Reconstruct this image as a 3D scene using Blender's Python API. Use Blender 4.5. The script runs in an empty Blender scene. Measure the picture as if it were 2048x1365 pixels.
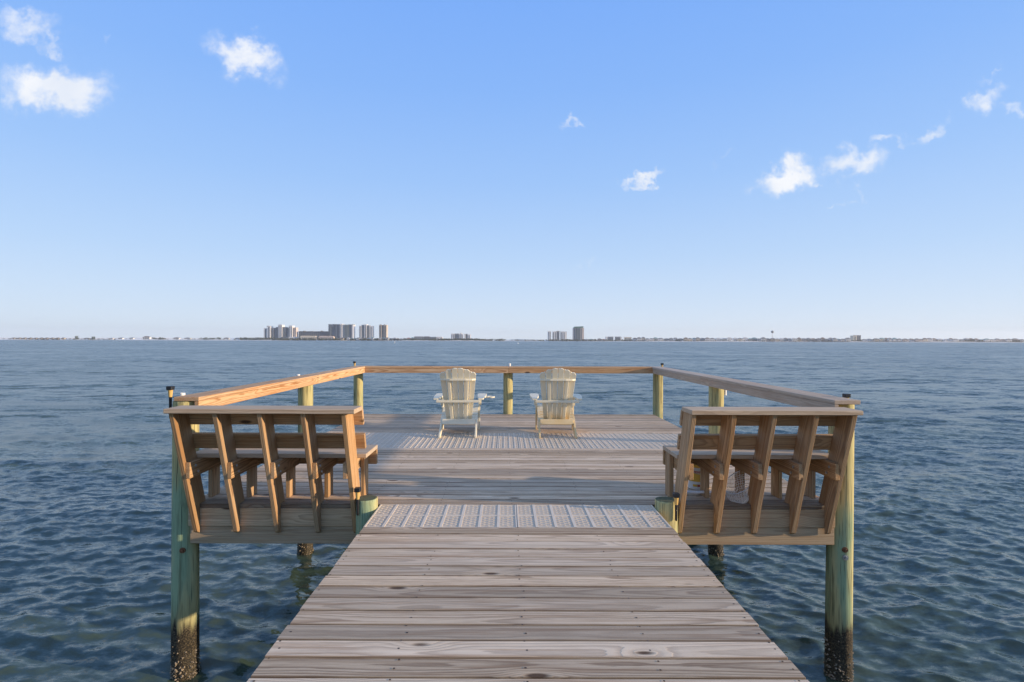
import bpy, bmesh, math, random
import numpy as np
from mathutils import Matrix, Vector, Quaternion

R = math.radians
random.seed(7)
rng = np.random.default_rng(11)
S = bpy.context.scene
COL = S.collection

# ------------------------------------------------------------------ camera
CAM_H = 1.475          # eye height above the deck boards
FPX = 1069.0           # focal length in photo pixels (2048 wide)
VPX, VPY = 1011.0, 681.0
WATER = -1.59
SEA_D = 2200.0         # distance of the far shore
cam_d = bpy.data.cameras.new('camera')
cam_d.sensor_width = 36.0
cam_d.lens = 36.0 * FPX / 2048.0
cam_d.shift_x = (1024.0 - VPX) / 2048.0
cam_d.shift_y = (VPY - 682.5) / 2048.0
cam_d.clip_start = 0.05
cam_d.clip_end = 60000.0
cam = bpy.data.objects.new('camera', cam_d)
COL.objects.link(cam)
cam.location = (0, 0, CAM_H)
ROLL = R(0.15)
cam.rotation_euler = (Matrix.Rotation(-ROLL, 4, 'Y') @ Matrix.Rotation(R(90), 4, 'X')).to_euler()
S.camera = cam

# ------------------------------------------------------------------ world and sun
SUN_EL, SUN_AZ = R(10.5), R(11.0)      # azimuth: from +X towards the viewer's side
sun_dir = Vector((math.cos(SUN_EL) * math.cos(SUN_AZ), -math.cos(SUN_EL) * math.sin(SUN_AZ), math.sin(SUN_EL)))
W = bpy.data.worlds.new('World')
S.world = W
W.use_nodes = True
wt = W.node_tree
wt.nodes.clear()


class NT:
    """small helper around a node tree"""
    def __init__(self, t):
        self.t = t

    def n(self, typ, ins=None, **kw):
        nd = self.t.nodes.new(typ)
        for k, v in kw.items():
            setattr(nd, k, v)
        for k, v in (ins or {}).items():
            self.set(nd.inputs[k], v)
        return nd

    def set(self, sock, v):
        if isinstance(v, bpy.types.NodeSocket):
            self.t.links.new(v, sock)
        elif isinstance(v, bpy.types.Node):
            self.t.links.new(v.outputs[0], sock)
        else:
            sock.default_value = v

    def m(self, op, a, b=None, c=None, clamp=False):
        nd = self.t.nodes.new('ShaderNodeMath')
        nd.operation = op
        nd.use_clamp = clamp
        for i, v in enumerate((a, b, c)):
            if v is not None:
                self.set(nd.inputs[i], v)
        return nd.outputs[0]

    def vm(self, op, a, b=None):
        nd = self.t.nodes.new('ShaderNodeVectorMath')
        nd.operation = op
        self.set(nd.inputs[0], a)
        if b is not None:
            if op == 'SCALE':
                self.set(nd.inputs['Scale'], b)
            else:
                self.set(nd.inputs[1], b)
        return nd.outputs[0]

    def xyz(self, x, y, z):
        return self.n('ShaderNodeCombineXYZ', {0: x, 1: y, 2: z}).outputs[0]

    def sep(self, v):
        return self.n('ShaderNodeSeparateXYZ', {0: v}).outputs

    def noise(self, v, scale=1.0, detail=2.0, rough=0.5, color=False, dims='3D'):
        nd = self.n('ShaderNodeTexNoise', {'Vector': v, 'Scale': scale, 'Detail': detail, 'Roughness': rough}, noise_dimensions=dims)
        return nd.outputs['Color' if color else 'Fac']

    def ss(self, v, a, b, lo=0.0, hi=1.0):
        nd = self.n('ShaderNodeMapRange', {0: v, 1: a, 2: b, 3: lo, 4: hi}, interpolation_type='SMOOTHSTEP')
        return nd.outputs[0]

    def lin(self, v, a, b, lo=0.0, hi=1.0):
        return self.n('ShaderNodeMapRange', {0: v, 1: a, 2: b, 3: lo, 4: hi}).outputs[0]

    def mix(self, f, a, b, mode='MIX'):
        nd = self.n('ShaderNodeMix', data_type='RGBA', blend_type=mode)
        self.set(nd.inputs[0], f)
        for i, v in ((6, a), (7, b)):
            if isinstance(v, (tuple, list)) and len(v) == 3:
                v = (*v, 1.0)
            self.set(nd.inputs[i], v)
        return nd.outputs[2]


w = NT(wt)
sky = w.n('ShaderNodeTexSky')
sky.sky_type = 'NISHITA'
sky.sun_disc = False
sky.sun_elevation = SUN_EL
sky.sun_rotation = R(90) + SUN_AZ
sky.altitude = 0.0
sky.air_density = 1.0
sky.dust_density = 0.3
sky.ozone_density = 3.0
SKY_STRENGTH = 0.15
# scattered fair-weather clouds, laid out by their direction in the sky
geo = w.n('ShaderNodeTexCoord').outputs['Generated']
gx, gy, gz = w.sep(geo)
gyc = w.m('MAXIMUM', gy, 0.05)
cu = w.m('DIVIDE', gx, gyc)
cv = w.m('DIVIDE', gz, gyc)
cuv = w.xyz(cu, cv, 0.0)
warp = w.noise(cuv, 16.0, 4.0, 0.6, color=True)
warp = w.vm('SCALE', w.vm('SUBTRACT', warp, (0.5, 0.5, 0.5)), 0.13)
pu, pv, _ = w.sep(w.vm('ADD', cuv, warp))
# centre x, centre y, half width, half height (photo pixels, turned to directions), tilt, weight
CLOUDS = [(110, 180, 82, 44, 0, 1.15), (45, 55, 62, 28, -.25, .62), (105, 82, 34, 14, -.9, .55), (18, 190, 30, 16, 0, .45),
          (490, 120, 62, 34, -.35, 1.0), (1142, 243, 30, 9, .35, .52), (1287, 356, 27, 10, .3, .8),
          (1575, 346, 48, 30, .15, 1.2), (1632, 364, 16, 9, .3, .5), (1710, 330, 45, 30, 0, .82), (1772, 284, 34, 12, .1, .6),
          (1852, 270, 34, 15, .4, .62), (1972, 205, 34, 26, .5, .72), (1985, 145, 24, 9, .8, .36), (2022, 220, 16, 16, 0, .5),
          (1675, 400, 14, 7, .3, .42), (1712, 384, 12, 12, .3, .34), (1440, 315, 24, 9, .5, .3), (1170, 528, 34, 9, -.1, .28),
          (215, 86, 14, 8, 0, .32), (120, 470, 18, 6, 0, .22)]
dens = None
for (px, py, rx, ry, an, wgt) in CLOUDS:
    dx = w.m('SUBTRACT', pu, (px - VPX) / FPX)
    dy = w.m('SUBTRACT', pv, (VPY - py) / FPX)
    ca, sa = math.cos(an), math.sin(an)
    ax, ay = rx * 1.08 / FPX, ry * 0.86 / FPX
    e1 = w.m('MULTIPLY_ADD', dx, ca / ax, w.m('MULTIPLY', dy, sa / ax))
    e2 = w.m('MULTIPLY_ADD', dy, ca / ay, w.m('MULTIPLY', dx, -sa / ay))
    q = w.m('MULTIPLY_ADD', e1, e1, w.m('MULTIPLY', e2, e2))
    g = w.m('MULTIPLY', w.m('EXPONENT', w.m('MULTIPLY', q, -0.75)), wgt)
    dens = g if dens is None else w.m('MAXIMUM', dens, g)
cn = w.noise(w.xyz(cu, w.m('MULTIPLY', cv, 1.35), 0.0), 30.0, 7.0, 0.64)
cn2 = w.noise(cuv, 9.0, 3.0, 0.5)
dn = w.m('ADD', dens, w.m('MULTIPLY', w.m('SUBTRACT', cn, 0.5), w.ss(dens, 0.0, 0.5, 0.25, 0.85)))
cl_mask = w.m('MULTIPLY', w.ss(dn, 0.10, 1.02), w.ss(dens, 0.0, 0.25))
cl_mask = w.m('MULTIPLY', cl_mask, w.ss(gy, 0.05, 0.15))
skyc = w.n('ShaderNodeHueSaturation', {'Saturation': 1.0, 'Value': 1.0, 'Color': sky.outputs[0]}).outputs[0]
# clear maritime air: the physical sky, brightened to an even blue that pales towards the horizon
ramp = w.n('ShaderNodeValToRGB', {0: w.m('MAXIMUM', gz, 0.0)})
cr = ramp.color_ramp
STOPS = [(0.0, (.58, .66, .755)), (.06, (.50, .61, .76)), (.15, (.39, .54, .765)), (.28, (.28, .455, .77)), (.42, (.203, .385, .77)), (.54, (.165, .345, .77)), (1.0, (.345, .42, .60))]  # overhead stop, out of view, greyed and lifted for neutral fill light
while len(cr.elements) < len(STOPS):
    cr.elements.new(0.5)
for e, (p_, c_) in zip(cr.elements, STOPS):
    e.position = p_
    e.color = (*c_, 1)
clear = w.vm('SCALE', ramp.outputs[0], 1.0 / SKY_STRENGTH)
skyg = w.mix(0.94, skyc, clear)
cl_col = w.mix(w.ss(cn2, 0.3, 0.7), (4.3, 4.55, 5.0), (5.1, 5.15, 5.25))
final_sky = w.mix(w.m('MULTIPLY', cl_mask, 0.93), skyg, cl_col)
bg = w.n('ShaderNodeBackground', {'Color': final_sky, 'Strength': SKY_STRENGTH})
wo = w.n('ShaderNodeOutputWorld', {'Surface': bg.outputs[0]})

sun_l = bpy.data.lights.new('sun', 'SUN')
sun_l.energy = 5.0
sun_l.angle = R(0.6)
sun_l.color = (1.0, 0.78, 0.53)
sun = bpy.data.objects.new('sun', sun_l)
COL.objects.link(sun)
sun.rotation_euler = sun_dir.to_track_quat('Z', 'Y').to_euler()
sun.location = sun_dir * 50

S.view_settings.view_transform = 'Standard'
S.view_settings.look = 'None'
S.view_settings.exposure = 0.36
S.view_settings.gamma = 1.0
S.view_settings.use_curve_mapping = False
S.render.engine = 'CYCLES'
S.cycles.use_denoising = True
S.cycles.max_bounces = 6
S.cycles.caustics_reflective = False
S.cycles.caustics_refractive = False

# ------------------------------------------------------------------ materials
def new_mat(name):
    m = bpy.data.materials.new(name)
    m.use_nodes = True
    m.node_tree.nodes.clear()
    t = NT(m.node_tree)
    bsdf = t.n('ShaderNodeBsdfPrincipled')
    t.n('ShaderNodeOutputMaterial', {'Surface': bsdf.outputs[0]})
    return m, t, bsdf


def wood_mat(name, A, B, Cc, knot=(0.10, 0.06, 0.035), ringf=95.0, ringw=0.55, greyw=0.5, spread=0.22, rough=0.78, knots=1.0, bump=0.35, edge=None):
    """sawn board; the board's length runs along its local X"""
    m, t, b = new_mat(name)
    ob = t.n('ShaderNodeTexCoord').outputs['Object']
    rnd = t.n('ShaderNodeObjectInfo').outputs['Random']
    r2 = t.m('FRACT', t.m('MULTIPLY', rnd, 17.31))
    r3 = t.m('FRACT', t.m('MULTIPLY', rnd, 53.77))
    x0, y0, z0 = t.sep(ob)
    x = t.m('MULTIPLY_ADD', rnd, 43.0, x0)
    y = t.m('MULTIPLY_ADD', r2, 5.0, y0)
    z = t.m('MULTIPLY_ADD', r3, 5.0, z0)
    n1 = t.noise(t.xyz(t.m('MULTIPLY', x, 0.7), t.m('MULTIPLY', y, 2.0), z), 1.0, 2.0)
    n2 = t.noise(t.xyz(t.m('MULTIPLY', x, 0.5), t.m('MULTIPLY', z, 2.0), t.m('ADD', y, 9.0)), 1.0, 2.0)
    vor = t.n('ShaderNodeTexVoronoi', {'Vector': t.xyz(t.m('MULTIPLY', x, 1.55), t.m('MULTIPLY', y, 4.6), t.m('MULTIPLY', z, 4.6)), 'Scale': 1.0})
    kd = vor.outputs['Distance']
    vc = t.sep(vor.outputs['Color'])[0]
    kon = t.m('GREATER_THAN', vc, 0.25)
    kmask = t.m('MULTIPLY', t.m('MULTIPLY', t.ss(kd, 0.115, 0.05), kon), knots)
    kb = t.m('MULTIPLY', t.m('POWER', t.ss(kd, 0.42, 0.0), 1.6), kon)
    yy = t.m('ADD', y0, t.m('ADD', t.m('MULTIPLY', t.m('SUBTRACT', r2, 0.5), 0.11), t.m('MULTIPLY', t.m('SUBTRACT', n1, 0.5), 0.05)))
    zz = t.m('ADD', z0, t.m('ADD', t.m('MULTIPLY_ADD', r3, 0.10, 0.02), t.m('MULTIPLY', t.m('SUBTRACT', n2, 0.5), 0.11)))
    rr = t.m('SQRT', t.m('ADD', t.m('MULTIPLY', yy, yy), t.m('MULTIPLY', zz, zz)))
    fine = t.noise(t.xyz(t.m('MULTIPLY', x, 5.0), t.m('MULTIPLY', y, 60.0), t.m('MULTIPLY', z, 60.0)), 1.0, 3.0)
    ph = t.m('MULTIPLY_ADD', rr, ringf, t.m('ADD', t.m('MULTIPLY', kb, 2.6), t.m('MULTIPLY', fine, 0.55)))
    fr = t.m('FRACT', ph)
    ring = t.m('MULTIPLY', t.ss(fr, 0.25, 0.88), t.ss(fr, 1.0, 0.9))
    fib = t.noise(t.xyz(t.m('MULTIPLY', x, 7.0), t.m('MULTIPLY', y, 150.0), t.m('MULTIPLY', z, 150.0)), 1.0, 4.0, 0.7)
    st = t.noise(t.xyz(t.m('MULTIPLY', x, 1.7), t.m('MULTIPLY', y, 11.0), t.m('MULTIPLY', z, 11.0)), 1.0, 4.0)
    rw = t.m('MULTIPLY', t.m('MULTIPLY', ring, ringw), t.ss(st, 0.25, 0.65, 0.45, 1.0))
    f = t.m('ADD', rw, t.m('MULTIPLY', t.m('SUBTRACT', fib, 0.42), 1.3), clamp=True)
    col = t.mix(f, A, B)
    col = t.mix(t.m('MULTIPLY', t.ss(t.m('MULTIPLY_ADD', r3, 0.5, t.m('MULTIPLY', st, 0.6)), 0.35, 0.8), greyw), col, Cc, 'MIX')
    st2 = t.noise(t.xyz(t.m('MULTIPLY', x, 0.9), t.m('MULTIPLY', y, 34.0), t.m('MULTIPLY', z, 34.0)), 1.0, 4.0, 0.6)
    col = t.mix(t.m('MULTIPLY', t.ss(st2, 0.48, 0.66), 0.6), col, tuple(c * 1.5 for c in B))
    val = t.m('MULTIPLY_ADD', rnd, spread * 2, 1.0 - spread)
    val = t.m('MULTIPLY', val, t.lin(st, 0.2, 0.8, 0.86, 1.14))
    col = t.mix(1.0, col, t.n('ShaderNodeCombineColor', {0: val, 1: val, 2: val}).outputs[0], 'MULTIPLY')
    halo = t.m('MULTIPLY', t.m('MULTIPLY', t.m('ADD', t.ss(kd, 0.34, 0.08), t.m('MULTIPLY', t.m('SUBTRACT', fib, 0.5), 0.6), clamp=True), kon), 0.26 * knots)
    col = t.mix(halo, col, tuple(min(1, c * 1.25) for c in A))
    col = t.mix(kmask, col, knot)
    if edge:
        # grimy long edges, with the shade of the gaps painted into the colour
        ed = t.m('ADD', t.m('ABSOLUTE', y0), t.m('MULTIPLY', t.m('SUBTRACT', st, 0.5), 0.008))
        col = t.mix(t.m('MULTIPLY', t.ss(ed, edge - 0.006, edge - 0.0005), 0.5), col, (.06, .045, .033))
    t.set(b.inputs['Base Color'], col)
    t.set(b.inputs['Roughness'], rough)
    t.set(b.inputs['Specular IOR Level'], 0.25)
    h = t.m('SUBTRACT', t.m('MULTIPLY', fib, 0.6), t.m('ADD', t.m('MULTIPLY', ring, 0.35), t.m('MULTIPLY', kmask, 1.0)))
    t.set(b.inputs['Normal'], t.n('ShaderNodeBump', {'Strength': bump, 'Distance': 0.003, 'Height': h}).outputs[0])
    return m


def plain_mat(name, col, rough=0.5, var=0.08, scale=20.0, metal=0.0, spec=0.5):
    m, t, b = new_mat(name)
    ob = t.n('ShaderNodeTexCoord').outputs['Object']
    n = t.noise(ob, scale, 3.0)
    c = t.mix(n, tuple(max(0, v * (1 - var * 2)) for v in col), tuple(min(1, v * (1 + var * 2)) for v in col))
    t.set(b.inputs['Base Color'], c)
    t.set(b.inputs['Roughness'], rough)
    t.set(b.inputs['Metallic'], metal)
    t.set(b.inputs['Specular IOR Level'], spec)
    return m


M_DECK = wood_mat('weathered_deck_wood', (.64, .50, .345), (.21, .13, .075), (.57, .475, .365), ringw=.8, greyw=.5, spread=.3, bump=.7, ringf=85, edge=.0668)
M_BENCH = wood_mat('bench_wood', (.54, .34, .17), (.20, .095, .034), (.43, .32, .215), ringw=.9, greyw=.45, spread=.16)
M_CAP = wood_mat('grey_cap_wood', (.55, .42, .285), (.27, .18, .11), (.49, .40, .30), ringw=.55, greyw=.55, spread=.1)
M_RAIL = wood_mat('rail_wood', (.64, .43, .24), (.30, .125, .04), (.50, .38, .27), ringw=.9, greyw=.3, spread=.12)
M_RAIL_SHADE = wood_mat('shaded_rail_wood', (.52, .41, .30), (.28, .19, .13), (.46, .39, .32), ringw=.45, greyw=.6, spread=.1)  # shaded copy of the rail wood, grey shade put into the colour
M_RIM = wood_mat('rim_wood', (.52, .385, .235), (.24, .15, .08), (.42, .33, .235), ringw=.6, greyw=.5, spread=.12)

# pilings: green treated timber, dark and crusted near the water
M_PILE, t, b = new_mat('treated_piling')
ob = t.n('ShaderNodeTexCoord').outputs['Object']
rnd = t.n('ShaderNodeObjectInfo').outputs['Random']
x0, y0, z0 = t.sep(ob)
zr = t.m('MULTIPLY_ADD', rnd, 30.0, z0)
ang = t.m('ARCTAN2', y0, x0)
vv = t.xyz(t.m('MULTIPLY', x0, 1.0), y0, t.m('MULTIPLY', zr, 0.05))
streak = t.noise(vv, 90.0, 3.0)
patch = t.noise(t.xyz(t.m('MULTIPLY', x0, 5.0), t.m('MULTIPLY', y0, 5.0), t.m('MULTIPLY', zr, 0.9)), 1.0, 4.0)
big = t.noise(t.xyz(t.m('MULTIPLY', x0, 9.0), t.m('MULTIPLY', y0, 9.0), t.m('MULTIPLY', zr, 2.2)), 1.0, 5.0)
mid = t.noise(t.xyz(x0, y0, t.m('MULTIPLY', zr, 0.035)), 34.0, 4.0, 0.65)
green = t.mix(streak, (.28, .31, .165), (.54, .53, .29))
green = t.mix(t.ss(patch, 0.55, 0.4), green, (.27, .365, .22))
tan = t.mix(streak, (.40, .33, .12), (.60, .50, .24))
hfac = t.ss(t.m('ADD', z0, t.m('MULTIPLY', patch, 0.9)), 0.1, 0.85)
c = t.mix(t.m('MULTIPLY', t.ss(t.m('MULTIPLY_ADD', hfac, 0.25, patch), 0.42, 0.72), 0.85), green, tan)
c = t.mix(t.m('MULTIPLY', t.ss(big, 0.60, 0.72), 0.55), c, (.10, .085, .05))
c = t.mix(t.m('MULTIPLY', t.ss(mid, 0.5, 0.66), 0.65), c, (.09, .09, .045))
crack = t.noise(t.xyz(x0, y0, t.m('MULTIPLY', zr, 0.02)), 150.0, 1.0)
c = t.mix(t.m('MULTIPLY', t.ss(crack, 0.62, 0.69), 0.8), c, (.03, .03, .02))
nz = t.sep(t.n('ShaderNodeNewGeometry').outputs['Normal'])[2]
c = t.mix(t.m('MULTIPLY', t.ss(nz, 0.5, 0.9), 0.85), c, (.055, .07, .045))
algae = t.ss(t.m('MULTIPLY_ADD', mid, 0.5, t.m('MULTIPLY_ADD', big, 0.35, z0)), -0.45, -0.75)
c = t.mix(t.m('MULTIPLY', algae, 0.45), c, (.13, .105, .05))
low = t.ss(t.m('MULTIPLY_ADD', mid, 0.3, t.m('MULTIPLY_ADD', big, 0.3, z0)), -0.76, -0.88)
crust = t.noise(ob, 75.0, 5.0, 0.7)
dark = t.mix(t.ss(crust, 0.42, 0.72), (.016, .014, .011), (.14, .11, .065))
c = t.mix(low, c, dark)
t.set(b.inputs['Base Color'], c)
wet = t.ss(z0, -1.35, -1.5)
t.set(b.inputs['Roughness'], t.lin(wet, 0, 1, 0.85, 0.3))
t.set(b.inputs['Specular IOR Level'], 0.3)
hh = t.m('ADD', t.m('MULTIPLY', streak, 0.4), t.m('MULTIPLY', t.m('MULTIPLY', crust, low), 2.2))
t.set(b.inputs['Normal'], t.n('ShaderNodeBump', {'Strength': 0.6, 'Distance': 0.006, 'Height': hh}).outputs[0])

M_BARN = plain_mat('barnacle_shell', (.26, .21, .15), 0.8, 0.35, 60.0)
M_GRATE = plain_mat('grey_plastic_grating', (.60, .50, .375), 0.6, 0.06, 6.0)
M_GRATE2 = plain_mat('pale_plastic_rib', (.68, .58, .45), 0.6, 0.05, 6.0)
M_NAIL = plain_mat('dark_nail_steel', (.05, .035, .028), 0.7, 0.2, 80.0)
M_RUST = plain_mat('rusted_steel', (.16, .07, .03), 0.8, 0.3, 60.0)
M_STEEL = plain_mat('galvanised_steel', (.45, .45, .43), 0.45, 0.1, 60.0, metal=0.7)
M_BLACK = plain_mat('black_plastic', (.012, .013, .016), 0.4, 0.1, 20.0)
M_AMBER = plain_mat('amber_lens', (.62, .40, .13), 0.35, 0.06, 30.0)
M_WHITE = plain_mat('white_plastic', (.78, .77, .74), 0.45, 0.03, 12.0)
M_ALU = plain_mat('pale_aluminium_tube', (.78, .78, .78), 0.4, 0.04, 30.0)
M_NET = plain_mat('net_cord', (.80, .75, .66), 0.8, 0.1, 50.0)
M_YEL = plain_mat('yellow_label_print', (.68, .40, .06), 0.45, 0.05, 20.0)
M_RED = plain_mat('red_label_print', (.35, .05, .02), 0.45, 0.05, 20.0)


def chair_mat(name, stain):
    m, t, b = new_mat(name)
    ob = t.n('ShaderNodeTexCoord').outputs['Object']
    n = t.noise(ob, 9.0, 4.0)
    col = t.mix(n, (.70, .63, .45), (.80, .73, .56))
    if stain:
        wp = t.n('ShaderNodeNewGeometry').outputs['Position']
        zz = t.sep(wp)[2]
        s = t.m('MULTIPLY_ADD', t.noise(wp, 4.5, 3.0), 0.5, zz)
        k = t.m('MULTIPLY', t.ss(s, 0.74, 0.46), 0.7)
        col = t.mix(k, col, (.66, .44, .15))
    t.set(b.inputs['Base Color'], col)
    t.set(b.inputs['Roughness'], 0.5)
    return m


M_CHAIR = chair_mat('cream_plastic_lumber', False)
M_CHAIR2 = chair_mat('stained_cream_plastic_lumber', True)

# ------------------------------------------------------------------ mesh helpers
def link(name, me, mat, parent=None, mtx=None):
    o = bpy.data.objects.new(name, me)
    COL.objects.link(o)
    if mat is not None and len(me.materials) == 0:
        me.materials.append(mat)
    if parent is not None:
        o.parent = parent
    if mtx is not None:
        o.matrix_basis = mtx
    return o


def tag(o, label=None, cat=None, group=None, kind=None):
    for k, v in (('label', label), ('category', cat), ('group', group), ('kind', kind)):
        if v:
            o[k] = v
    return o


def thing(name, label, cat, loc=(0, 0, 0), group=None, rotz=0.0):
    o = bpy.data.objects.new(name, None)
    o.empty_display_size = 0.2
    COL.objects.link(o)
    o.location = loc
    o.rotation_euler = (0, 0, rotz)
    return tag(o, label, cat, group)


def bm_mesh(bm, name):
    me = bpy.data.meshes.new(name)
    bm.normal_update()
    bm.to_mesh(me)
    bm.free()
    return me


def bev(bm, w_, seg=1):
    if w_ > 0:
        bmesh.ops.bevel(bm, geom=list(bm.edges), offset=w_, segments=seg, affect='EDGES', profile=0.6)


BOARD = {}


def board_mesh(L, Wd, T, mat, bv=0.003):
    key = (round(L, 3), round(Wd, 3), round(T, 3), mat.name, bv)
    if key not in BOARD:
        bm = bmesh.new()
        bmesh.ops.create_cube(bm, size=1.0)
        bmesh.ops.scale(bm, vec=(L, Wd, T), verts=bm.verts)
        bev(bm, bv)
        me = bm_mesh(bm, 'board')
        me.materials.append(mat)
        BOARD[key] = me
    return BOARD[key]


def board(name, parent, a, b_, Wd, T, mat, up=(0, 0, 1), bv=0.003, origin=None):
    """board from point a to point b; T is its thickness along 'up', Wd across"""
    a, b_ = Vector(a), Vector(b_)
    X = (b_ - a)
    L = X.length
    X.normalize()
    Z = Vector(up)
    Z = (Z - X * Z.dot(X)).normalized()
    Y = Z.cross(X)
    mt = Matrix((X, Y, Z)).transposed().to_4x4()
    mt.translation = (a + b_) / 2 - (Vector(origin) if origin is not None else (parent.location if parent else Vector()))
    return link(name, board_mesh(L, Wd, T, mat, bv), mat, parent, mt)


def prism_mesh(pts, t0, t1, bv=0.0):
    bm = bmesh.new()
    lo = [bm.verts.new((p[0], p[1], t0)) for p in pts]
    hi = [bm.verts.new((p[0], p[1], t1)) for p in pts]
    bm.faces.new(lo[::-1])
    bm.faces.new(hi)
    n = len(pts)
    for i in range(n):
        bm.faces.new((lo[i], lo[(i + 1) % n], hi[(i + 1) % n], hi[i]))
    bmesh.ops.recalc_face_normals(bm, faces=bm.faces)
    bev(bm, bv)
    return bm_mesh(bm, 'profile')


def tube_bm(bm, path, r, seg=8, caps=True):
    path = [Vector(p) for p in path]
    rings = []
    for i, p in enumerate(path):
        d = (path[min(i + 1, len(path) - 1)] - path[max(i - 1, 0)]).normalized()
        a = d.orthogonal().normalized() if i == 0 else (rings_n - d * rings_n.dot(d)).normalized()
        rings_n = a
        c = d.cross(a)
        rad = r[i] if isinstance(r, (list, tuple)) else r
        rings.append([bm.verts.new(p + (a * math.cos(k * 2 * math.pi / seg) + c * math.sin(k * 2 * math.pi / seg)) * rad) for k in range(seg)])
    for i in range(len(rings) - 1):
        for k in range(seg):
            bm.faces.new((rings[i][k], rings[i][(k + 1) % seg], rings[i + 1][(k + 1) % seg], rings[i + 1][k]))
    if caps:
        bm.faces.new(rings[0][::-1])
        bm.faces.new(rings[-1])


def smooth(me):
    me.polygons.foreach_set('use_smooth', [True] * len(me.polygons))
    return me


def lathe_mesh(prof, seg=20, cap=True):
    bm = bmesh.new()
    rings = []
    for (r, z) in prof:
        rings.append([bm.verts.new((r * math.cos(2 * math.pi * k / seg), r * math.sin(2 * math.pi * k / seg), z)) for k in range(seg)])
    for i in range(len(rings) - 1):
        for k in range(seg):
            bm.faces.new((rings[i][k], rings[i][(k + 1) % seg], rings[i + 1][(k + 1) % seg], rings[i + 1][k]))
    if cap:
        bm.faces.new(rings[0][::-1])
        bm.faces.new(rings[-1])
    bmesh.ops.recalc_face_normals(bm, faces=bm.faces)
    return bm_mesh(bm, 'lathe')


def add_box(bm, x0, x1, y0, y1, z0, z1):
    v = [bm.verts.new((x, y, z)) for z in (z0, z1) for y in (y0, y1) for x in (x0, x1)]
    for f in ((0, 2, 3, 1), (4, 5, 7, 6), (0, 1, 5, 4), (2, 6, 7, 3), (0, 4, 6, 2), (1, 3, 7, 5)):
        bm.faces.new([v[i] for i in f])


def box_obj(name, parent, x0, x1, y0, y1, z0, z1, mat, org=(0, 0, 0), bv=0.0):
    bm = bmesh.new()
    add_box(bm, x0 - org[0], x1 - org[0], y0 - org[1], y1 - org[1], z0 - org[2], z1 - org[2])
    bev(bm, bv)
    return link(name, bm_mesh(bm, name), mat, parent)


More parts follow.
